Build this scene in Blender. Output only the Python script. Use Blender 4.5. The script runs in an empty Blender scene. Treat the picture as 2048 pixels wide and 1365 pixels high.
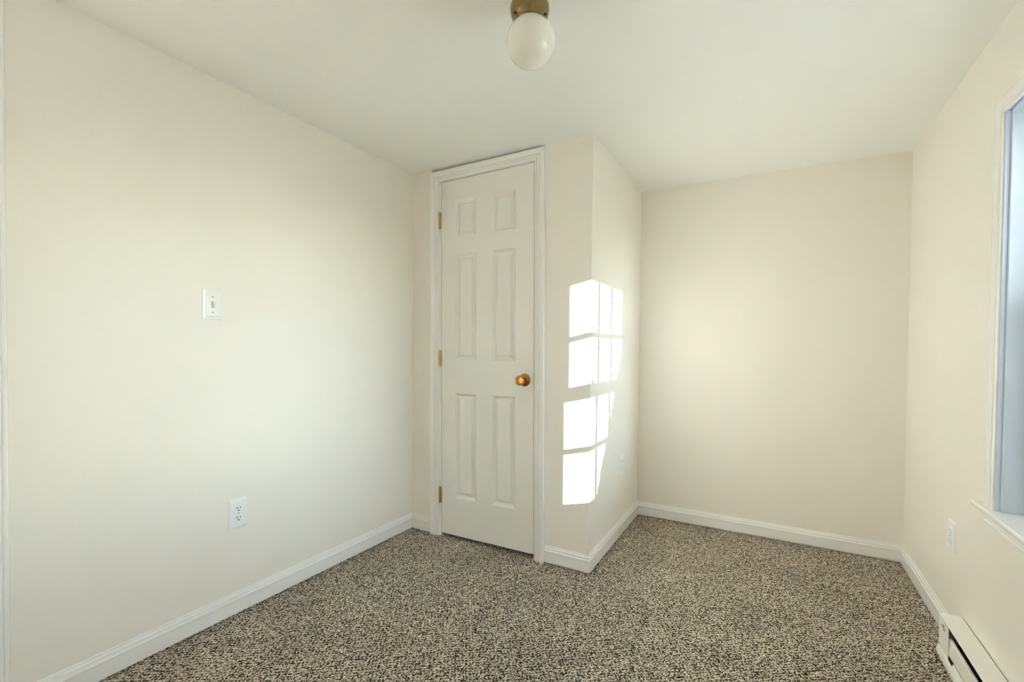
import bpy, bmesh, math, random
from mathutils import Matrix, Vector

random.seed(7)
S = bpy.context.scene
COL = S.collection
PI = math.pi

# ------------------------------------------------------------------ camera
# solved from the room's own edges: x along the closet wall, y into the depth, z up (metres)
IMG_W = 2048
YAW, PITCH, ROLL = -0.5122, -0.0184, 0.0097
fw = Vector((math.sin(YAW) * math.cos(PITCH), math.cos(YAW) * math.cos(PITCH), math.sin(PITCH)))
rt = Vector((math.cos(YAW), -math.sin(YAW), 0))
up = rt.cross(fw)
r2 = rt * math.cos(ROLL) + up * math.sin(ROLL)
u2 = -rt * math.sin(ROLL) + up * math.cos(ROLL)
cam_d = bpy.data.cameras.new('camera')
cam = bpy.data.objects.new('camera', cam_d)
COL.objects.link(cam)
M = Matrix((r2, u2, -fw)).transposed().to_4x4()
M.translation = Vector((1.8953, -2.145, 1.1018))
cam.matrix_world = M
cam_d.sensor_width = 36
cam_d.sensor_fit = 'HORIZONTAL'
cam_d.lens = 927.15 / IMG_W * 36
cam_d.shift_y = 29.91 / IMG_W
cam_d.clip_start = 0.02
S.camera = cam

# ------------------------------------------------------------------ world, sun, exposure
SKY_STRENGTH = 14.0
FILL_AJAR = 5.0  # opening angle of the unseen door, for extra daylight fill
SUN_STRENGTH = 26.0
EXPOSURE = 0.14
world = bpy.data.worlds.new('world')
S.world = world
world.use_nodes = True
wn = world.node_tree
wn.nodes.clear()
w_out = wn.nodes.new('ShaderNodeOutputWorld')
w_bg = wn.nodes.new('ShaderNodeBackground')
w_sky = wn.nodes.new('ShaderNodeTexSky')
w_sky.sky_type = 'NISHITA'
w_sky.sun_disc = False
w_sky.sun_elevation = math.radians(11.9)
w_mix = wn.nodes.new('ShaderNodeMixRGB')
w_mix.blend_type = 'ADD'
w_mix.inputs['Fac'].default_value = 0.35
w_mix.inputs['Color1'].default_value = (0.80, 0.92, 1.08, 1)
wn.links.new(w_sky.outputs['Color'], w_mix.inputs['Color2'])
wn.links.new(w_mix.outputs['Color'], w_bg.inputs['Color'])
# a low winter sun: the sky is brightest along the horizon and falls off towards the zenith
w_tc = wn.nodes.new('ShaderNodeTexCoord')
w_sep = wn.nodes.new('ShaderNodeSeparateXYZ')
w_mr = wn.nodes.new('ShaderNodeMapRange')
wn.links.new(w_tc.outputs['Generated'], w_sep.inputs['Vector'])
wn.links.new(w_sep.outputs['Z'], w_mr.inputs['Value'])
w_mr.inputs['From Min'].default_value = 0.02
w_mr.inputs['From Max'].default_value = 0.4
w_mr.inputs['To Min'].default_value = SKY_STRENGTH * 1.25
w_mr.inputs['To Max'].default_value = SKY_STRENGTH * 0.3
# and it glows around the sun
w_dot = wn.nodes.new('ShaderNodeVectorMath')
w_dot.operation = 'DOT_PRODUCT'
wn.links.new(w_tc.outputs['Generated'], w_dot.inputs[0])
w_dot.inputs[1].default_value = Vector((1, -0.525, 0.2367)).normalized()
w_az = wn.nodes.new('ShaderNodeMapRange')
wn.links.new(w_dot.outputs['Value'], w_az.inputs['Value'])
w_az.inputs['From Min'].default_value = 0.55
w_az.inputs['From Max'].default_value = 1.0
w_az.inputs['To Min'].default_value = 0.62
w_az.inputs['To Max'].default_value = 1.35
w_halo = wn.nodes.new('ShaderNodeMath')
w_halo.operation = 'POWER'
wn.links.new(w_dot.outputs['Value'], w_halo.inputs[0])
w_halo.inputs[1].default_value = 60.0
w_halo.use_clamp = True
w_add = wn.nodes.new('ShaderNodeMath')
w_add.operation = 'MULTIPLY_ADD'
wn.links.new(w_halo.outputs['Value'], w_add.inputs[0])
w_add.inputs[1].default_value = 0.3
wn.links.new(w_az.outputs['Result'], w_add.inputs[2])
w_mul = wn.nodes.new('ShaderNodeMath')
w_mul.operation = 'MULTIPLY'
wn.links.new(w_mr.outputs['Result'], w_mul.inputs[0])
wn.links.new(w_add.outputs['Value'], w_mul.inputs[1])
wn.links.new(w_mul.outputs['Value'], w_bg.inputs['Strength'])
wn.links.new(w_bg.outputs['Background'], w_out.inputs['Surface'])

sun_d = bpy.data.lights.new('sun', 'SUN')
sun_d.energy = SUN_STRENGTH
sun_d.angle = math.radians(0.12)
sun_d.color = (1.0, 0.985, 0.95)
sun = bpy.data.objects.new('sun', sun_d)
COL.objects.link(sun)
SUN_DIR = Vector((-1, 0.525, -0.2367)).normalized()
sun.rotation_euler = SUN_DIR.to_track_quat('-Z', 'Y').to_euler()
sun.location = (8, -4, 4)

S.view_settings.view_transform = 'Standard'
S.view_settings.look = 'None'
S.view_settings.gamma = 1
S.view_settings.use_curve_mapping = False
S.view_settings.exposure = EXPOSURE
S.cycles.max_bounces = 24
S.cycles.diffuse_bounces = 16
S.cycles.glossy_bounces = 6
S.cycles.transparent_max_bounces = 12
S.cycles.use_denoising = True
S.cycles.sample_clamp_indirect = 60

# ------------------------------------------------------------------ room numbers
XC, YB, XR, H = 1.1262, 0.9368, 2.5023, 2.13     # closet side, back wall, window wall, ceiling
YREAR = -2.75
T = 0.012                                        # baseboard thickness


# ------------------------------------------------------------------ materials
def mat(name, color, rough=0.5, metallic=0.0, bump=0.0, bscale=200, spec=0.5, stretch=None, var=0.0):
    m = bpy.data.materials.new(name)
    m.use_nodes = True
    nt = m.node_tree
    b = nt.nodes['Principled BSDF']
    b.inputs['Base Color'].default_value = (*color, 1)
    b.inputs['Roughness'].default_value = rough
    b.inputs['Metallic'].default_value = metallic
    b.inputs['Specular IOR Level'].default_value = spec
    if bump or var:
        tc = nt.nodes.new('ShaderNodeTexCoord')
        mp = nt.nodes.new('ShaderNodeMapping')
        mp.inputs['Scale'].default_value = stretch or (1, 1, 1)
        nt.links.new(tc.outputs['Object'], mp.inputs['Vector'])
        n = nt.nodes.new('ShaderNodeTexNoise')
        n.inputs['Scale'].default_value = bscale
        n.inputs['Detail'].default_value = 3
        nt.links.new(mp.outputs['Vector'], n.inputs['Vector'])
        if bump:
            bp = nt.nodes.new('ShaderNodeBump')
            bp.inputs['Strength'].default_value = bump
            bp.inputs['Distance'].default_value = 0.001
            nt.links.new(n.outputs['Fac'], bp.inputs['Height'])
            nt.links.new(bp.outputs['Normal'], b.inputs['Normal'])
        if var:
            n2 = nt.nodes.new('ShaderNodeTexNoise')
            n2.inputs['Scale'].default_value = 1.7
            nt.links.new(tc.outputs['Object'], n2.inputs['Vector'])
            mx = nt.nodes.new('ShaderNodeMixRGB')
            mx.inputs['Color1'].default_value = (*[c * (1 - var) for c in color], 1)
            mx.inputs['Color2'].default_value = (*[min(1, c * (1 + var)) for c in color], 1)
            nt.links.new(n2.outputs['Fac'], mx.inputs['Fac'])
            nt.links.new(mx.outputs['Color'], b.inputs['Base Color'])
    return m


M_WALL = mat('cream_wall_paint', (0.876, 0.851, 0.797), 0.42, bump=0.12, bscale=260, spec=0.35, var=0.008)
M_CEIL = mat('flat_ceiling_paint', (0.925, 0.947, 0.935), 0.8, bump=0.10, bscale=220, spec=0.2)
M_TRIM = mat('white_trim_paint', (0.88, 0.885, 0.875), 0.24, bump=0.04, bscale=150)
M_DOOR = mat('white_door_paint', (0.84, 0.845, 0.82), 0.23, bump=0.5, bscale=110, stretch=(5, 5, 0.22))
for _m in (M_DOOR, M_TRIM):
    _m.node_tree.nodes['Principled BSDF'].inputs['Coat Weight'].default_value = 0.35
    _m.node_tree.nodes['Principled BSDF'].inputs['Coat Roughness'].default_value = 0.18
M_PLATE = mat('white_plastic', (0.88, 0.885, 0.885), 0.28)
M_TOGGLE = mat('white_toggle_plastic', (0.84, 0.84, 0.82), 0.3)
M_SHUTTER = mat('grey_slot_shutter', (0.42, 0.42, 0.40), 0.4)
M_DARK = mat('dark_recess', (0.02, 0.018, 0.015), 0.6)
M_SCREW = mat('screw_metal', (0.28, 0.27, 0.24), 0.35, metallic=0.8)
M_SCREWDARK = mat('dark_bronze', (0.10, 0.07, 0.035), 0.3, metallic=1.0)
M_BRASS = mat('polished_brass', (0.66, 0.45, 0.18), 0.16, metallic=1.0, bump=0.05, bscale=60)
M_KNOB = mat('aged_brass_knob', (0.50, 0.235, 0.065), 0.12, metallic=1.0, bump=0.05, bscale=60)
M_ANTIQUE = mat('antique_brass', (0.29, 0.215, 0.11), 0.13, metallic=1.0, bump=0.02, bscale=60)
M_HEATER = mat('heater_enamel', (0.90, 0.90, 0.845), 0.3)
M_FIN = mat('heater_fins', (0.10, 0.085, 0.07), 0.5, metallic=0.4)
M_LINER = mat('sky_tinted_jamb_liner', (0.62, 0.71, 0.84), 0.35)  # blue skylight on the white reveal is painted into this colour
M_VINYL = mat('white_vinyl', (0.88, 0.885, 0.89), 0.3)
M_EXT = mat('exterior_siding', (0.62, 0.62, 0.60), 0.7)
M_GROUND = mat('pale_bounce_ground', (0.80, 0.78, 0.71), 0.9, bump=0.5, bscale=20, var=0.2)  # made pale to bounce daylight up into the room
M_TREE = mat('evergreen_foliage', (0.045, 0.075, 0.04), 0.8, bump=0.8, bscale=30, var=0.3)
M_BARK = mat('bark', (0.12, 0.085, 0.06), 0.9, bump=0.8, bscale=40)


def make_globe_mat():
    m = mat('opal_glass', (0.86, 0.86, 0.80), 0.06, spec=0.55)
    b = m.node_tree.nodes['Principled BSDF']
    b.inputs['Subsurface Weight'].default_value = 0.35
    b.inputs['Subsurface Radius'].default_value = (0.05, 0.05, 0.045)
    b.inputs['Subsurface Scale'].default_value = 0.5
    return m


M_GLOBE = make_globe_mat()


def make_glass():
    m = bpy.data.materials.new('window_glass')
    m.use_nodes = True
    nt = m.node_tree
    nt.nodes.clear()
    o = nt.nodes.new('ShaderNodeOutputMaterial')
    tr = nt.nodes.new('ShaderNodeBsdfTransparent')
    tr.inputs['Color'].default_value = (0.97, 0.985, 0.98, 1)
    gl = nt.nodes.new('ShaderNodeBsdfGlossy')
    gl.inputs['Roughness'].default_value = 0.01
    fr = nt.nodes.new('ShaderNodeFresnel')
    fr.inputs['IOR'].default_value = 1.5
    mx = nt.nodes.new('ShaderNodeMixShader')
    nt.links.new(fr.outputs['Fac'], mx.inputs['Fac'])
    nt.links.new(tr.outputs['BSDF'], mx.inputs[1])
    nt.links.new(gl.outputs['BSDF'], mx.inputs[2])
    nt.links.new(mx.outputs['Shader'], o.inputs['Surface'])
    return m


M_GLASS = make_glass()


def make_carpet():
    m = bpy.data.materials.new('berber_loop_carpet')
    m.use_nodes = True
    nt = m.node_tree
    N, L = nt.nodes, nt.links
    b = N['Principled BSDF']
    b.inputs['Roughness'].default_value = 0.95
    b.inputs['Specular IOR Level'].default_value = 0.1
    tc = N.new('ShaderNodeTexCoord')
    mp = N.new('ShaderNodeMapping')
    mp.inputs['Rotation'].default_value = (0, 0, math.radians(-35.4))
    mp.inputs['Scale'].default_value = (1.2, 0.85, 1)
    L.new(tc.outputs['Object'], mp.inputs['Vector'])
    v = N.new('ShaderNodeTexVoronoi')
    v.voronoi_dimensions = '2D'
    v.inputs['Scale'].default_value = 215
    v.inputs['Randomness'].default_value = 0.8
    L.new(mp.outputs['Vector'], v.inputs['Vector'])
    sep = N.new('ShaderNodeSeparateColor')
    L.new(v.outputs['Color'], sep.inputs['Color'])
    ramp = N.new('ShaderNodeValToRGB')
    e = ramp.color_ramp.elements
    e[0].position = 0.0
    e[0].color = (0.045, 0.034, 0.022, 1)
    e[1].position = 1.0
    e[1].color = (0.90, 0.825, 0.69, 1)
    for p, c in ((0.16, (0.060, 0.046, 0.031, 1)), (0.25, (0.20, 0.17, 0.125, 1)), (0.42, (0.50, 0.44, 0.345, 1)), (0.75, (0.74, 0.67, 0.55, 1))):
        q = e.new(p)
        q.color = c
    # tufted rows: the dark flecks gather along a fine grid
    mp2 = N.new('ShaderNodeMapping')
    mp2.inputs['Rotation'].default_value = (0, 0, math.radians(-35.4))
    L.new(tc.outputs['Object'], mp2.inputs['Vector'])
    sx = N.new('ShaderNodeSeparateXYZ')
    L.new(mp2.outputs['Vector'], sx.inputs['Vector'])
    last = sep.outputs['Red']
    for ax, pitch, amp in (('X', 0.0125, 0.10), ('Y', 0.0135, 0.13)):
        f1 = N.new('ShaderNodeMath')
        f1.operation = 'MULTIPLY'
        L.new(sx.outputs[ax], f1.inputs[0])
        f1.inputs[1].default_value = 2 * PI / pitch
        f2 = N.new('ShaderNodeMath')
        f2.operation = 'SINE'
        L.new(f1.outputs['Value'], f2.inputs[0])
        f3 = N.new('ShaderNodeMath')
        f3.operation = 'MULTIPLY_ADD'
        L.new(f2.outputs['Value'], f3.inputs[0])
        f3.inputs[1].default_value = amp
        L.new(last, f3.inputs[2])
        last = f3.outputs['Value']
    L.new(last, ramp.inputs['Fac'])
    # soft wear patches
    n = N.new('ShaderNodeTexNoise')
    n.inputs['Scale'].default_value = 3.5
    n.inputs['Detail'].default_value = 3
    L.new(tc.outputs['Object'], n.inputs['Vector'])
    mr = N.new('ShaderNodeMapRange')
    mr.inputs['From Min'].default_value = 0.3
    mr.inputs['From Max'].default_value = 0.7
    mr.inputs['To Min'].default_value = 1.15
    mr.inputs['To Max'].default_value = 1.42
    L.new(n.outputs['Fac'], mr.inputs['Value'])
    mul = N.new('ShaderNodeVectorMath')
    mul.operation = 'SCALE'
    gap_shade = N.new('ShaderNodeMapRange')
    gap_shade.interpolation_type = 'SMOOTHSTEP'
    gap_shade.inputs['From Min'].default_value = 0.44
    gap_shade.inputs['From Max'].default_value = 0.66
    L.new(v.outputs['Distance'], gap_shade.inputs['Value'])
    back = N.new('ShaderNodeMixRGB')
    back.inputs['Color2'].default_value = (0.05, 0.04, 0.027, 1)  # shade between the loops, painted in as a dark colour
    L.new(gap_shade.outputs['Result'], back.inputs['Fac'])
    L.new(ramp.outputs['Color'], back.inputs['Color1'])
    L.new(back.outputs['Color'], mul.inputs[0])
    L.new(mr.outputs['Result'], mul.inputs['Scale'])
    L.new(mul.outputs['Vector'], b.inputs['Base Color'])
    inv = N.new('ShaderNodeMath')
    inv.operation = 'SUBTRACT'
    inv.inputs[0].default_value = 1.0
    L.new(v.outputs['Distance'], inv.inputs[1])
    bp = N.new('ShaderNodeBump')
    bp.inputs['Strength'].default_value = 1.0
    bp.inputs['Distance'].default_value = 0.006
    L.new(inv.outputs['Value'], bp.inputs['Height'])
    L.new(bp.outputs['Normal'], b.inputs['Normal'])
    return m


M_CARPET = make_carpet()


# ------------------------------------------------------------------ mesh helpers
def box(bm, x0, x1, y0, y1, z0, z1, bevel=0.0, seg=2):
    g = bmesh.ops.create_cube(bm, size=1)
    vs = g['verts']
    for v in vs:
        v.co = Vector(((x0 + x1) / 2 + v.co.x * (x1 - x0), (y0 + y1) / 2 + v.co.y * (y1 - y0), (z0 + z1) / 2 + v.co.z * (z1 - z0)))
    if bevel:
        es = list({e for v in vs for e in v.link_edges})
        bmesh.ops.bevel(bm, geom=es, offset=bevel, segments=seg, affect='EDGES', profile=0.5)


def sweep(bm, prof, path, closed=False):
    """prof: [(w, d)] across the moulding, path: [((x, z), (mx, mz))] corners with their mitre direction; y = -d."""
    rows = []
    for (cx, cz), (mx, mz) in path:
        rows.append([bm.verts.new((cx + w * mx, -d, cz + w * mz)) for w, d in prof])
    n = len(prof)
    k = len(rows)
    for i in range(k if closed else k - 1):
        a, b = rows[i], rows[(i + 1) % k]
        for j in range(n):
            bm.faces.new((a[j], a[(j + 1) % n], b[(j + 1) % n], b[j]))
    if not closed:
        bm.faces.new(rows[0][::-1])
        bm.faces.new(rows[-1])


def run(bm, prof, x0, x1, m0=0, m1=0):
    """prof: [(d, z)] extruded along local x; m0 / m1: +1 outside mitre, -1 inside mitre, 0 square."""
    a = [bm.verts.new((x0 - m0 * d, -d, z)) for d, z in prof]
    b = [bm.verts.new((x1 + m1 * d, -d, z)) for d, z in prof]
    n = len(prof)
    for j in range(n):
        bm.faces.new((a[j], a[(j + 1) % n], b[(j + 1) % n], b[j]))
    bm.faces.new(a[::-1])
    bm.faces.new(b)


def lathe(bm, prof, seg=40, axis='z', at=(0, 0, 0)):
    """prof: [(r, h)]; axis 'z' up or '-y' out of the wall."""
    rows = []
    for r, h in prof:
        row = []
        if r < 1e-6:
            p = (0, 0, h) if axis == 'z' else (0, -h, 0)
            row = [bm.verts.new(Vector(p) + Vector(at))]
        else:
            for i in range(seg):
                t = 2 * PI * i / seg
                p = (r * math.cos(t), r * math.sin(t), h) if axis == 'z' else (r * math.cos(t), -h, r * math.sin(t))
                row.append(bm.verts.new(Vector(p) + Vector(at)))
        rows.append(row)
    for a, b in zip(rows, rows[1:]):
        for i in range(seg):
            j = (i + 1) % seg
            f = [a[i % len(a)], a[j % len(a)], b[j % len(b)], b[i % len(b)]]
            f2 = []
            for v in f:
                if v not in f2:
                    f2.append(v)
            if len(f2) > 2:
                bm.faces.new(f2)


def obj(name, bm, m, parent=None, smooth=False, mw=None):
    bmesh.ops.remove_doubles(bm, verts=bm.verts, dist=1e-6)
    bmesh.ops.recalc_face_normals(bm, faces=bm.faces)
    me = bpy.data.meshes.new(name)
    bm.to_mesh(me)
    bm.free()
    me.materials.append(m)
    o = bpy.data.objects.new(name, me)
    COL.objects.link(o)
    if smooth:
        for p in me.polygons:
            p.use_smooth = True
        if hasattr(me, 'set_sharp_from_angle'):
            me.set_sharp_from_angle(angle=math.radians(42))
    if parent:
        o.parent = parent
    if mw:
        o.matrix_world = mw
    return o


def tag(o, label, cat, group=None, kind=None):
    o['label'] = label
    o['category'] = cat
    if group:
        o['group'] = group
    if kind:
        o['kind'] = kind
    return o


def empty(name, mw):
    o = bpy.data.objects.new(name, None)
    o.empty_display_size = 0.05
    COL.objects.link(o)
    o.matrix_world = mw
    return o


def BM():
    return bmesh.new()


def at(x, y, z, rz=0.0):
    return Matrix.Translation((x, y, z)) @ Matrix.Rotation(rz, 4, 'Z')


# frames of each wall: local x to the right as seen from the room, local y into the wall
F_LEFT, F_RIGHT, F_FRONT = PI / 2, -PI / 2, 0.0


def part(name, m, parent, fn, smooth=False):
    bm = BM()
    fn(bm)
    return obj(name, bm, m, parent, smooth)


# ------------------------------------------------------------------ room shell
def shell(name, m, label, cat, boxes, mw=None):
    bm = BM()
    for b in boxes:
        box(bm, *b)
    return tag(obj(name, bm, m, mw=mw), label, cat, kind='structure')


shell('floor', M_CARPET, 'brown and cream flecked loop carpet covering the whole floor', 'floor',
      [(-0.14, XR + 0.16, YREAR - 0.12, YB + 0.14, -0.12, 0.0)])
shell('ceiling', M_CEIL, 'plain flat white ceiling over the whole room', 'ceiling',
      [(-0.14, XR + 0.16, YREAR - 0.12, YB + 0.14, H, H + 0.12)])
shell('wall_left', M_WALL, 'long cream wall on the left with light switch and outlet', 'wall',
      [(-0.12, 0, -1.775, 1.06, 0, H), (-0.12, 0, YREAR, -2.575, 0, H), (-0.12, 0, -2.575, -1.775, 2.06, H)])
DX0, DX1, DTOP = 0.205, 0.852, 2.078            # hole for the closet door
shell('wall_front', M_WALL, 'narrow cream closet wall around the panelled door', 'wall',
      [(0, 0.142, 0, 0.11, 0, H), (0.142, DX0 - 0.004, 0, 0.11, 0, 2.1125), (DX1, 0.868, 0, 0.11, 0, 2.1125), (0.868, XC, 0, 0.11, 0, H), (DX0 - 0.004, DX1, 0, 0.11, DTOP, 2.1125)])
shell('wall_closet', M_WALL, 'short cream closet side wall catching the window-shaped sunlight', 'wall',
      [(XC - 0.11, XC, 0.11, YB + 0.12, 0, H)])
shell('wall_back', M_WALL, 'plain cream back wall of the alcove right of the closet', 'wall',
      [(XC, XR, YB, YB + 0.12, 0, H), (0, XC - 0.11, YB, YB + 0.12, 0, H)])
WY0, WY1, WZ0, WZ1 = -0.957, -0.161, 0.596, 1.855  # hole for the window
XW = XR + 0.155
shell('wall_right', M_WALL, 'cream wall on the right around the window', 'wall',
      [(XR, XW, YREAR - 0.12, WY0, 0, H), (XR, XW, WY1, YB + 0.12, 0, H),
       (XR, XW, WY0, WY1, 0, WZ0), (XR, XW, WY0, WY1, WZ1, H)])
shell('wall_rear', M_WALL, 'cream wall closing the room behind the camera', 'wall',
      [(-0.12, XR, YREAR - 0.12, YREAR, 0, H)])

# ------------------------------------------------------------------ baseboards
BBH = 0.0914
Z0 = 0.009
BASE = [(0, Z0), (0.0125, Z0), (0.0125, 0.060), (0.0135, 0.0635), (0.0125, 0.067), (0.0095, 0.069), (0.0085, 0.073),
        (0.0085, 0.078), (0.0065, 0.081), (0.0035, 0.083), (0.003, 0.0885), (0, BBH)]


def baseboard(name, label, mw, x0, x1, m0, m1):
    bm = BM()
    run(bm, BASE, x0, x1, m0, m1)
    tag(obj(name, bm, M_TRIM, mw=mw), label, 'baseboard', kind='structure')


baseboard('baseboard_left', 'white moulded baseboard along the long left wall', at(0, 0, 0, F_LEFT), -1.702, 0, 0, -1)
baseboard('baseboard_front', 'tiny piece of white baseboard left of the closet door', at(0, 0, 0), 0, 0.153, -1, 0)
baseboard('baseboard_corner', 'short white baseboard right of the closet door', at(0, 0, 0), 0.8875, XC, 0, 1)
baseboard('baseboard_closet', 'white baseboard along the sunlit closet side wall', at(XC, 0, 0, F_LEFT), 0, YB, 1, -1)
baseboard('baseboard_back', 'white baseboard along the back wall of the alcove', at(0, YB, 0), XC, XR, -1, -1)
baseboard('baseboard_right', 'white baseboard on the right wall ending at the heater', at(XR, 0, 0, F_RIGHT), -YB, -0.071, -1, 0)

# ------------------------------------------------------------------ closet door (slightly out of plumb, as in the old house)
TILT = 0.0095
CAS = [(0, 0.0), (0, 0.0085), (0.003, 0.0105), (0.009, 0.0108), (0.0105, 0.0072), (0.0125, 0.0072), (0.0140, 0.0115), (0.022, 0.0125), (0.0250, 0.0098), (0.0275, 0.0098),
       (0.0295, 0.0135), (0.040, 0.0165), (0.051, 0.0178), (0.0555, 0.0165), (0.057, 0.0125), (0.057, 0.0)]


door = empty('door_1', at(0.230, 0, 0) @ Matrix.Rotation(-TILT, 4, 'Y'))
tag(door, 'narrow white six-panel closet door with brass knob, hinges and white casing', 'door', kind='structure')
LW, LB, LT = 0.598, 0.019, 2.050
JL, JR, JT = -0.0145, LW + 0.0038, LT + 0.0035         # jamb faces (left one set off by the hinge reveal)


def f_casing(bm):
    sweep(bm, CAS, [((JL - 0.003, -0.004), (-1, 0)), ((JL - 0.003, JT + 0.0035), (-1, 1)), ((JR + 0.004, JT + 0.0035), (1, 1)), ((JR + 0.004, -0.008), (1, 0))])


part('door_casing', M_TRIM, door, f_casing)


def f_jamb(bm):
    box(bm, JL - 0.012, -0.0025, -0.0005, 0.108, -0.006, JT + 0.014)
    box(bm, JR, JR + 0.014, 0.0, 0.108, -0.006, JT + 0.014)
    box(bm, JL - 0.012, JR + 0.014, 0.0, 0.108, JT, JT + 0.014)
    box(bm, -0.002, 0.011, 0.040, 0.052, 0.0, JT)       # stops
    box(bm, JR - 0.011, JR, 0.048, 0.060, 0.0, JT)
    box(bm, 0.011, JR - 0.011, 0.048, 0.060, JT - 0.011, JT)


part('door_jamb', M_TRIM, door, f_jamb)


def f_leaf(bm):
    xs = [0, 0.093, 0.240, 0.343, 0.490, LW]
    zs = [LB, 0.235, 0.836, 1.021, 1.626, 1.723, 1.936, LT]
    y0, y1 = 0.0012, 0.0365
    for i in range(5):
        for j in range(7):
            xa, xb, za, zb = xs[i], xs[i + 1], zs[j], zs[j + 1]
            if i in (1, 3) and j in (1, 3, 5):
                rings = [(0, 0), (0.0020, 0.0012), (0.0050, 0.0040), (0.0140, 0.0125), (0.0170, 0.0138), (0.0205, 0.0138), (0.0230, 0.0126), (0.0350, 0.0048), (0.0380, 0.0040)]
                prev = None
                for ins, dep in rings:
                    cur = [bm.verts.new(p) for p in ((xa + ins, y0 + dep, za + ins), (xb - ins, y0 + dep, za + ins), (xb - ins, y0 + dep, zb - ins), (xa + ins, y0 + dep, zb - ins))]
                    if prev:
                        for q in range(4):
                            bm.faces.new((prev[q], prev[(q + 1) % 4], cur[(q + 1) % 4], cur[q]))
                    prev = cur
                bm.faces.new(prev)
            else:
                bm.faces.new([bm.verts.new(p) for p in ((xa, y0, za), (xb, y0, za), (xb, y0, zb), (xa, y0, zb))])
    # edges and back, split at the same lines so that the mesh is closed
    for j in range(7):
        for x in (0, LW):
            bm.faces.new([bm.verts.new(p) for p in ((x, y0, zs[j]), (x, y1, zs[j]), (x, y1, zs[j + 1]), (x, y0, zs[j + 1]))])
    for i in range(5):
        for z in (LB, LT):
            bm.faces.new([bm.verts.new(p) for p in ((xs[i], y0, z), (xs[i], y1, z), (xs[i + 1], y1, z), (xs[i + 1], y0, z))])
        for j in range(7):
            bm.faces.new([bm.verts.new(p) for p in ((xs[i], y1, zs[j]), (xs[i + 1], y1, zs[j]), (xs[i + 1], y1, zs[j + 1]), (xs[i], y1, zs[j + 1]))])


leaf = part('door_leaf', M_DOOR, door, f_leaf)
KX, KZ = 0.5435, 0.9265


def f_rosette(bm):
    lathe(bm, [(0.0, -0.0010), (0.0335, -0.0010), (0.0335, -0.0002), (0.031, 0.0005), (0.027, 0.003), (0.022, 0.006), (0.016, 0.0085), (0.0, 0.0085)], 48, '-y', (KX, 0, KZ))


def f_knob(bm):
    lathe(bm, [(0.0, 0.0085), (0.0125, 0.0085), (0.0115, 0.017), (0.0115, 0.024), (0.0155, 0.029), (0.0215, 0.035), (0.0255, 0.042), (0.0265, 0.049),
               (0.0255, 0.055), (0.0225, 0.0595), (0.0205, 0.060), (0.0195, 0.0585), (0.010, 0.0592), (0.0035, 0.0605), (0.0, 0.0605)], 48, '-y', (KX, 0, KZ))


o = part('rosette', M_KNOB, leaf, f_rosette, True)
o['label'] = 'round brass rosette'
o = part('knob', M_KNOB, leaf, f_knob, True)
o['label'] = 'aged brass knob'


def f_hinge(zc):
    def f(bm):
        x, r = -0.0075, 0.0056
        for k in range(5):
            za = zc - 0.0445 + k * 0.0178
            lathe(bm, [(0, za + 0.0004), (r, za + 0.0004), (r, za + 0.0174), (0, za + 0.0174)], 20, 'z', (x, -0.0065, 0))
        lathe(bm, [(0, zc + 0.0445), (0.004, zc + 0.0445), (0.0045, zc + 0.0475), (0.0025, zc + 0.0495), (0, zc + 0.0495)], 20, 'z', (x, -0.0065, 0))
        lathe(bm, [(0, zc - 0.0495), (0.0025, zc - 0.0495), (0.0045, zc - 0.0475), (0.004, zc - 0.0445), (0, zc - 0.0445)], 20, 'z', (x, -0.0065, 0))
        box(bm, -0.0055, -0.0010, -0.006, 0.030, zc - 0.044, zc + 0.044)
        box(bm, -0.0135, -0.0085, -0.0045, -0.0005, zc - 0.044, zc + 0.044)
    return f


for zc in (1.831, 1.035, 0.240):
    o = part('hinge', M_BRASS, leaf, f_hinge(zc), True)
    o['label'] = 'polished brass hinge'

# ------------------------------------------------------------------ doorway casing at the left picture edge
trim = empty('door_2', at(0, -2.175, 0, F_LEFT))
tag(trim, 'white doorway casing at the far left picture edge', 'door', kind='structure')
CAS2 = [(0, 0.0), (0, 0.0085), (0.006, 0.011), (0.030, 0.0125), (0.044, 0.0135), (0.0465, 0.0105), (0.049, 0.0135), (0.054, 0.0145), (0.0585, 0.0125), (0.060, 0.008), (0.060, 0.0)]


def f_casing2(bm):
    sweep(bm, CAS2, [((-0.413, 0.0), (-1, 0)), ((-0.413, 2.045), (-1, 1)), ((0.413, 2.045), (1, 1)), ((0.413, 0.0), (1, 0))])


part('door_casing', M_TRIM, trim, f_casing2)


def f_leaf2(bm):
    box(bm, 0.0, 0.794, 0.01, 0.045, 0.015, 2.045, 0.002)
    for xa, xb in ((0.10, 0.35), (0.45, 0.70)):
        for za, zb in ((0.22, 0.82), (1.0, 1.6), (1.70, 1.92)):
            box(bm, xa, xb, 0.005, 0.012, za, zb, 0.004)


fill_leaf = part('door_leaf', M_DOOR, trim, f_leaf2)  # unseen leaf added ajar to let in fill daylight
fill_leaf.location = (-0.400, 0.128, 0)
fill_leaf.rotation_euler = (0, 0, math.radians(FILL_AJAR))

# ------------------------------------------------------------------ window on the right wall
# local x = -(y), local y = depth beyond the wall face, z up
win = empty('window_1', at(XR, 0, 0, F_RIGHT))
tag(win, 'white double-hung window with divided panes in the right wall above the heater', 'window', kind='structure')
CI0, CI1, CIZ = 0.166, 0.950, 1.833      # inner edges of the casing
CW = [(0, 0.0), (0, 0.005), (0.003, 0.0068), (0.009, 0.0070), (0.0105, 0.0052), (0.0125, 0.0052), (0.0145, 0.0075), (0.028, 0.0088), (0.040, 0.0105), (0.048, 0.0105), (0.050, 0.0085), (0.050, 0.0)]
ST = 0.612                                # top of the stool


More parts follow.
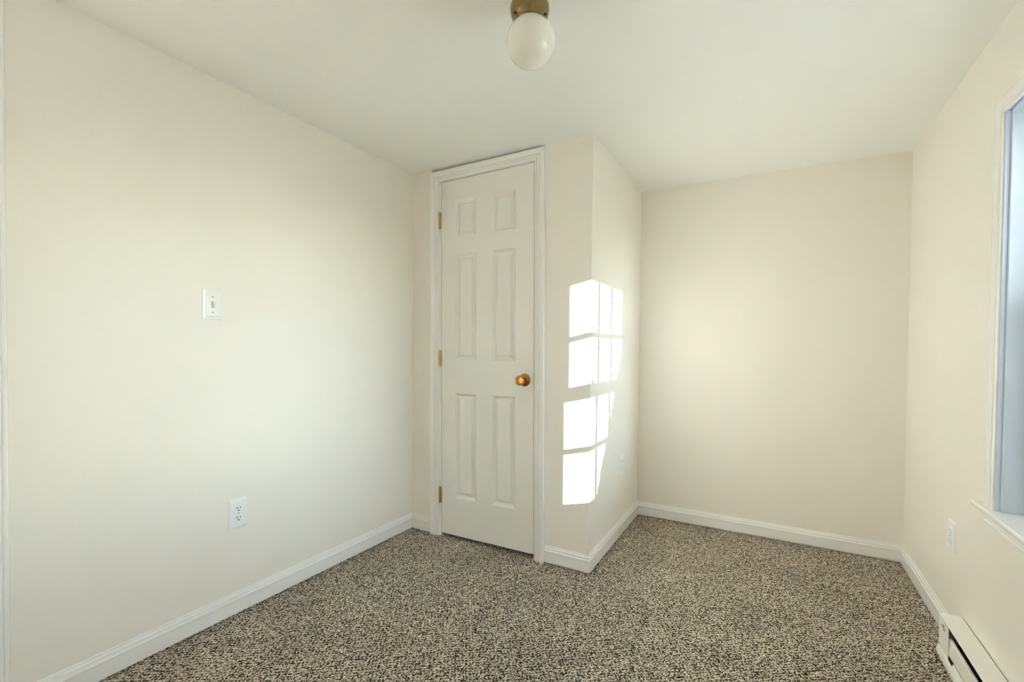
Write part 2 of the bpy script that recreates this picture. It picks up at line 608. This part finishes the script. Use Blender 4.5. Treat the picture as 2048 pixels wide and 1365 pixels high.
def f_wcasing(bm):
    sweep(bm, CW, [((CI0, ST), (-1, 0)), ((CI0, CIZ), (-1, 1)), ((CI1, CIZ), (1, 1)), ((CI1, ST), (1, 0))])


part('window_casing', M_TRIM, win, f_wcasing)
LN0, LN1 = 0.182, 0.934                   # liner faces inside the reveal


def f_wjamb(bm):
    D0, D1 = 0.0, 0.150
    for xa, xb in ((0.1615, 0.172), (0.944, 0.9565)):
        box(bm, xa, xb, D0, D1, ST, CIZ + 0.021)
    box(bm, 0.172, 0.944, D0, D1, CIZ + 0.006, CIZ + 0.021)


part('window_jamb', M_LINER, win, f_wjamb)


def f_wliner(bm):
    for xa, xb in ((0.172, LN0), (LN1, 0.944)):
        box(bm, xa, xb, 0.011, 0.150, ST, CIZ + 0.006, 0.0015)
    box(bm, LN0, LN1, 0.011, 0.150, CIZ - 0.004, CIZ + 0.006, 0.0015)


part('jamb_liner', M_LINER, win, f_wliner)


def f_stool(bm):
    run(bm, [(0, ST - 0.016), (0.0215, ST - 0.016), (0.0245, ST - 0.0145), (0.0260, ST - 0.0115), (0.0260, ST - 0.0045), (0.0245, ST - 0.0015), (0.0215, ST), (0, ST)], 0.060, 1.056)
    box(bm, 0.1615, 0.9565, 0.0, 0.150, ST - 0.0155, ST, 0.0)


part('window_stool', M_TRIM, win, f_stool)


def f_apron(bm):
    run(bm, [(0, ST - 0.0165), (0.008, ST - 0.0165), (0.009, ST - 0.041), (0.0115, ST - 0.045), (0.0115, ST - 0.051), (0.008, ST - 0.054), (0, ST - 0.054)], 0.128, 0.988)


part('window_apron', M_TRIM, win, f_apron)
# glass edges measured from the sun patch
G0, G1 = 0.245, 0.875
UZ0, UZ1 = 1.278, 1.790
LZ0, LZ1 = 0.688, 1.207
UY, LY = 0.115, 0.080                     # depth of each sash's glass


def f_wframe(bm):
    for xa, xb in ((LN0, 0.199), (0.921, LN1)):
        box(bm, xa, xb, 0.060, 0.149, ST, CIZ - 0.004)
    box(bm, 0.199, 0.921, 0.060, 0.149, 1.822, CIZ - 0.004)
    box(bm, 0.199, 0.921, 0.060, 0.149, ST, ST + 0.018)


part('window_frame', M_VINYL, win, f_wframe)


def sash(name, yc, z_lo, z_hi, g_lo, g_hi, zm, parent):
    def f(bm):
        ya, yb = yc - 0.0165, yc + 0.0165
        box(bm, 0.1995, G0, ya, yb, z_lo, z_hi)
        box(bm, G1, 0.9205, ya, yb, z_lo, z_hi)
        box(bm, G0, G1, ya, yb, z_lo, g_lo)
        box(bm, G0, G1, ya, yb, g_hi, z_hi)
        w = 0.0135
        for k in (1, 2):
            x = G0 + (G1 - G0) * k / 3
            box(bm, x - w, x + w, yc - 0.006, yc + 0.006, g_lo, g_hi)
        box(bm, G0, G1, yc - 0.0055, yc + 0.0055, zm - 0.0125, zm + 0.0125)
    s = part(name, M_VINYL, parent, f)

    def g(bm):
        box(bm, G0 - 0.004, G1 + 0.004, yc - 0.0015, yc + 0.0015, g_lo - 0.004, g_hi + 0.004)
    p = part('pane', M_GLASS, s, g)
    p['label'] = 'clear window glass'
    return s


sash('upper_sash', UY, 1.242, 1.8215, UZ0, UZ1, 1.520, win)
lower = sash('lower_sash', LY, ST + 0.0185, 1.266, LZ0, LZ1, 0.955, win)
for x in (0.414, 0.722):
    def f_lock(bm, x=x):
        box(bm, x - 0.018, x + 0.018, LY - 0.014, LY + 0.014, 1.266, 1.275, 0.002)
        lathe(bm, [(0, 1.275), (0.011, 1.275), (0.010, 1.293), (0, 1.294)], 20, 'z', (x, LY, 0))
        box(bm, x - 0.005, x + 0.026, LY - 0.012, LY - 0.003, 1.276, 1.286, 0.002)
    part('sash_lock', M_VINYL, lower, f_lock)


def f_ext(bm):
    # storm-window surround outside: stops the light a little inside the sash on the near side
    box(bm, 0.865, 0.985, 0.150, 0.162, 1.24, 1.88)
    box(bm, 0.878, 0.985, 0.150, 0.162, 0.58, 1.24)
    box(bm, 0.13, 0.20, 0.150, 0.162, 0.58, 1.88)
    box(bm, 0.20, 0.865, 0.150, 0.162, 1.845, 1.88)
    box(bm, 0.20, 0.878, 0.150, 0.162, 0.58, 0.62)


part('exterior_trim', M_VINYL, win, f_ext)


# ------------------------------------------------------------------ electric baseboard heater
heat = empty('baseboard_heater', at(XR, 0, 0, F_RIGHT))
tag(heat, 'long white electric baseboard heater on the right wall under the window', 'heater')
HX0, HX1 = -0.070, 1.42                   # local x runs towards the camera


def f_htop(bm):
    run(bm, [(0.0035, 0.1545), (0.0035, 0.1565), (0.061, 0.1565), (0.0635, 0.1555), (0.0640, 0.1530), (0.0625, 0.1525), (0.0610, 0.1543)], HX0, HX1)


part('top_panel', M_HEATER, heat, f_htop)


def f_hback(bm):
    box(bm, HX0 + 0.001, HX1 - 0.001, -0.0032, -0.0008, 0.012, 0.1543)


part('back_plate', M_FIN, heat, f_hback)


def f_hfront(bm):
    run(bm, [(0.0575, 0.053), (0.0590, 0.053), (0.0605, 0.057), (0.0605, 0.1085), (0.0585, 0.1120), (0.053, 0.1135), (0.0505, 0.1115), (0.0515, 0.1105),
             (0.0535, 0.1123), (0.0575, 0.1103), (0.0590, 0.108), (0.0590, 0.058)], 0.012, HX1 - 0.1)


part('front_panel', M_HEATER, heat, f_hfront)


def f_hlip(bm):
    run(bm, [(0.010, 0.010), (0.0665, 0.010), (0.0700, 0.0125), (0.0715, 0.018), (0.0712, 0.027), (0.0690, 0.036), (0.0655, 0.043), (0.0640, 0.0435),
             (0.0640, 0.040), (0.0672, 0.030), (0.0690, 0.020), (0.0680, 0.015), (0.0650, 0.0125), (0.010, 0.0125)], HX0 + 0.004, HX1 - 0.004)
    run(bm, [(0.0640, 0.040), (0.0662, 0.041), (0.0614, 0.0555), (0.0608, 0.0545)], 0.078, HX1 - 0.11)


part('bottom_rail', M_HEATER, heat, f_hlip)


def endcap(x0, x1, side):
    def f(bm):
        # front plate with a clipped lower corner, and a side plate back to the wall
        xa, xb = (x0, x1)
        pts = [(xa, 0.154), (xb, 0.154), (xb, 0.036), (xa + 0.035 * (side > 0), 0.036), (xa, 0.050 if side > 0 else 0.036)]
        for y in (-0.0632, -0.0618):
            bm.faces.new([bm.verts.new((x, y, z)) for x, z in pts])
        n = len(pts)
        for i in range(n):
            (ax, az), (bx, bz) = pts[i], pts[(i + 1) % n]
            bm.faces.new([bm.verts.new(p) for p in ((ax, -0.0632, az), (bx, -0.0632, bz), (bx, -0.0618, bz), (ax, -0.0618, az))])
        xs = x0 if side > 0 else x1 - 0.0015
        box(bm, xs, xs + 0.0015, -0.0618, -0.001, 0.008, 0.154)
    return f


cap = part('end_cap', M_HEATER, heat, endcap(HX0, HX0 + 0.100, 1))
part('end_cap', M_HEATER, heat, endcap(HX1 - 0.1, HX1, -1))


def f_capscrew(bm):
    box(bm, HX0 + 0.043, HX0 + 0.052, -0.0637, -0.0630, 0.127, 0.133)
    box(bm, HX0 + 0.049, HX0 + 0.060, -0.0637, -0.0630, 0.117, 0.122)
    box(bm, HX0 + 0.018, HX0 + 0.052, -0.0637, -0.0630, 0.1215, 0.1235)


part('knockout', M_DARK, cap, f_capscrew)


def f_fins(bm):
    lathe_x = [(-0.030 + 0.006 * math.cos(t), 0.085 + 0.006 * math.sin(t)) for t in [i * PI / 4 for i in range(8)]]
    run(bm, [(-d, z) for d, z in lathe_x], 0.04, HX1 - 0.11)
    x = 0.05
    while x < HX1 - 0.12:
        box(bm, x, x + 0.0015, -0.050, -0.010, 0.062, 0.108)
        x += 0.012


part('heating_element', M_FIN, heat, f_fins)


# ------------------------------------------------------------------ outlets and switch
def make_outlet(name, mw, label, w=0.079, h=0.123, hole=None):
    hole = hole or M_DARK
    e = empty(name, mw)
    tag(e, label, 'outlet', 'duplex wall outlets')

    def f_plate(bm):
        pr = [(0, 0.0), (0, 0.0012), (0.0015, 0.003), (0.006, 0.0052), (0.010, 0.0058)]
        prev = None
        for ins, d in pr:
            a, b = w / 2 - ins, h / 2 - ins
            cur = [bm.verts.new(p) for p in ((-a, -d, -b), (a, -d, -b), (a, -d, b), (-a, -d, b))]
            if prev:
                for q in range(4):
                    bm.faces.new((prev[q], prev[(q + 1) % 4], cur[(q + 1) % 4], cur[q]))
            else:
                bm.faces.new(cur)
            prev = cur
        bm.faces.new(prev)
    part('cover_plate', M_PLATE, e, f_plate)
    for s in (1, -1):
        zc = s * 0.0195

        def f_rec(bm):
            pts = []
            for i in range(48):
                t = 2 * PI * i / 48
                x, z = 0.0168 * math.cos(t), 0.0168 * math.sin(t)
                z = max(-0.0135, min(0.0135, z))
                pts.append((x, z))
            lo = [bm.verts.new((x, -0.0050, zc + z)) for x, z in pts]
            hi = [bm.verts.new((x, -0.0070, zc + z)) for x, z in pts]
            ins = [bm.verts.new((x * 0.94, -0.0076, zc + z * 0.94)) for x, z in pts]
            for a, b in ((lo, hi), (hi, ins)):
                for i in range(48):
                    bm.faces.new((a[i], a[(i + 1) % 48], b[(i + 1) % 48], b[i]))
            bm.faces.new(ins)
            bm.faces.new(lo[::-1])
        r = part('receptacle', M_PLATE, e, f_rec)
        for sx, hh in ((-0.0063, 0.0044), (0.0063, 0.0036)):
            part('slot', hole, r, lambda bm: box(bm, sx - 0.0013, sx + 0.0013, -0.0079, -0.0070, zc + 0.0035 - hh, zc + 0.0035 + hh))
        part('ground_hole', hole, r, lambda bm: lathe(bm, [(0, 0.0070), (0.0027, 0.0070), (0.0027, 0.0079), (0, 0.0079)], 16, '-y', (0, 0, zc - 0.0075)))
    sc = part('screw', M_SCREW, e, lambda bm: lathe(bm, [(0, 0.005), (0.0028, 0.005), (0.0026, 0.0066), (0.0, 0.0072)], 16, '-y'), True)
    sc['label'] = 'small metal screw'
    return e


make_outlet('wall_outlet', at(0, -1.050, 0.414, F_LEFT), 'white duplex outlet low on the left wall below the light switch')
make_outlet('wall_outlet', at(XC, 0.552, 0.414, F_LEFT), 'small white outlet on the sunlit closet side wall', 0.074, 0.118, M_SHUTTER)
make_outlet('wall_outlet', at(XR, 0.204, 0.401, F_RIGHT), 'white outlet on the right wall between heater and window sill', 0.076, 0.115, M_SHUTTER)

sw = empty('light_switch', at(0, -1.148, 1.256, F_LEFT))
tag(sw, 'white toggle light switch with raised plate on the left wall', 'light switch')


def f_swplate(bm):
    w, h = 0.0715, 0.1155
    pr = [(0, 0, 0.0), (0, 0, 0.0014), (0.002, 0.002, 0.0030), (0.010, 0.010, 0.0042), (0.0125, 0.0125, 0.0062), (0.0145, 0.0145, 0.0066)]
    prev = None
    for ix, iz, d in pr:
        a, b = w / 2 - ix, h / 2 - iz
        cur = [bm.verts.new(p) for p in ((-a, -d, -b), (a, -d, -b), (a, -d, b), (-a, -d, b))]
        if prev:
            for q in range(4):
                bm.faces.new((prev[q], prev[(q + 1) % 4], cur[(q + 1) % 4], cur[q]))
        else:
            bm.faces.new(cur)
        prev = cur
    bm.faces.new(prev)


part('cover_plate', M_PLATE, sw, f_swplate)
part('toggle_slot', M_SCREW, sw, lambda bm: box(bm, -0.0052, 0.0052, -0.0069, -0.0060, -0.012, 0.012))


def f_toggle(bm):
    a = [(-0.0042, -0.0065, -0.0095), (0.0042, -0.0065, -0.0095), (0.0042, -0.0065, 0.0075), (-0.0042, -0.0065, 0.0075)]
    b = [(-0.0034, -0.0175, 0.0045), (0.0034, -0.0175, 0.0045), (0.0034, -0.0165, 0.0100), (-0.0034, -0.0165, 0.0100)]
    va = [bm.verts.new(p) for p in a]
    vb = [bm.verts.new(p) for p in b]
    for i in range(4):
        bm.faces.new((va[i], va[(i + 1) % 4], vb[(i + 1) % 4], vb[i]))
    bm.faces.new(va[::-1])
    bm.faces.new(vb)
    bmesh.ops.bevel(bm, geom=list(bm.edges), offset=0.0008, segments=2, affect='EDGES')


part('toggle', M_TOGGLE, sw, f_toggle)
for z in (0.030, -0.030):
    part('screw', M_SCREW, sw, lambda bm: lathe(bm, [(0, 0.006), (0.0030, 0.006), (0.0028, 0.0074), (0, 0.0080)], 16, '-y', (0, 0, z)), True)

# ------------------------------------------------------------------ ceiling light
lamp = empty('ceiling_light', at(1.264, -0.929, H))
tag(lamp, 'small ceiling light with white glass globe in an antique brass holder', 'ceiling light')


def f_holder(bm):
    lathe(bm, [(0, 0), (0.0400, 0.0), (0.0425, -0.004), (0.0440, -0.009), (0.0475, -0.015), (0.0520, -0.023), (0.0555, -0.032), (0.0570, -0.041), (0.0566, -0.050),
               (0.0545, -0.060), (0.0512, -0.069), (0.0478, -0.0765), (0.0470, -0.0795), (0.0480, -0.0812), (0.0482, -0.0832), (0.0470, -0.0845), (0.0460, -0.081), (0.0490, -0.071), (0.0530, -0.048), (0.050, -0.022), (0, -0.010)], 64, 'z', (-0.0032, -0.0018, 0))


part('lamp_holder', M_ANTIQUE, lamp, f_holder, True)


def f_globe(bm):
    R, cz = 0.0705, -0.137
    prof = [(0, -0.060), (0.036, -0.060), (0.036, -0.0745)]
    a0 = math.asin(0.0400 / R)
    for i in range(33):
        t = a0 + (PI - a0) * i / 32
        prof.append((max(0, R * math.sin(t)), cz + R * 1.01 * math.cos(t)))
    prof[-1] = (0, prof[-1][1])
    lathe(bm, prof, 64)


part('globe', M_GLOBE, lamp, f_globe, True)
for k in range(3):
    a = math.radians(-118 + 120 * k)
    d = Vector((math.cos(a), math.sin(a), 0))

    def f_ts(bm):
        lathe(bm, [(0, 0.0), (0.0032, 0.0), (0.0036, 0.0045), (0.0030, 0.0062), (0.0012, 0.0064), (0.0010, 0.0050), (0, 0.0050)], 16, 'z')
        q = d.to_track_quat('Z', 'Y').to_matrix().to_4x4()
        bmesh.ops.transform(bm, matrix=Matrix.Translation(d * 0.0480 + Vector((-0.0032, -0.0018, -0.0720))) @ q, verts=bm.verts)
    o = part('set_screw', M_SCREWDARK, lamp, f_ts, True)

# ------------------------------------------------------------------ outside the window
shell('ground', M_GROUND, 'unseen pale ground added outside to bounce daylight in', 'ground', [(XW + 0.02, 40, -30, 30, -0.75, -0.65)])


def f_tree(bm):
    # added conifer, sloped to cut the sun: tiers of drooping foliage round an axis
    prof = [(0.0, 5.05)]
    n = 90
    for i in range(1, n):
        z = 5.0 - (5.0 - 0.2) * i / n
        r = (5.0 - z) / 2.145
        prof.append((r + 0.012, z - 0.01))
        prof.append((r - 0.012, z - 0.03))
    prof.append((0.12, 0.15))
    prof.append((0.0, 0.15))
    lathe(bm, prof, 72, 'z')
    for v in bm.verts:
        k = 1 + random.uniform(-0.008, 0.008)
        v.co.x *= k
        v.co.y *= k


tree = empty('added_evergreen', at(9.1, -2.53, -0.65))
tag(tree, 'unseen cone-shaped evergreen added outside to cut the sun patch', 'tree')
o = part('foliage', M_TREE, tree, f_tree)
o.location = (0, 0, 0.65)
part('trunk', M_BARK, tree, lambda bm: lathe(bm, [(0, -0.02), (0.16, -0.02), (0.12, 0.85), (0, 0.85)], 20, 'z'))
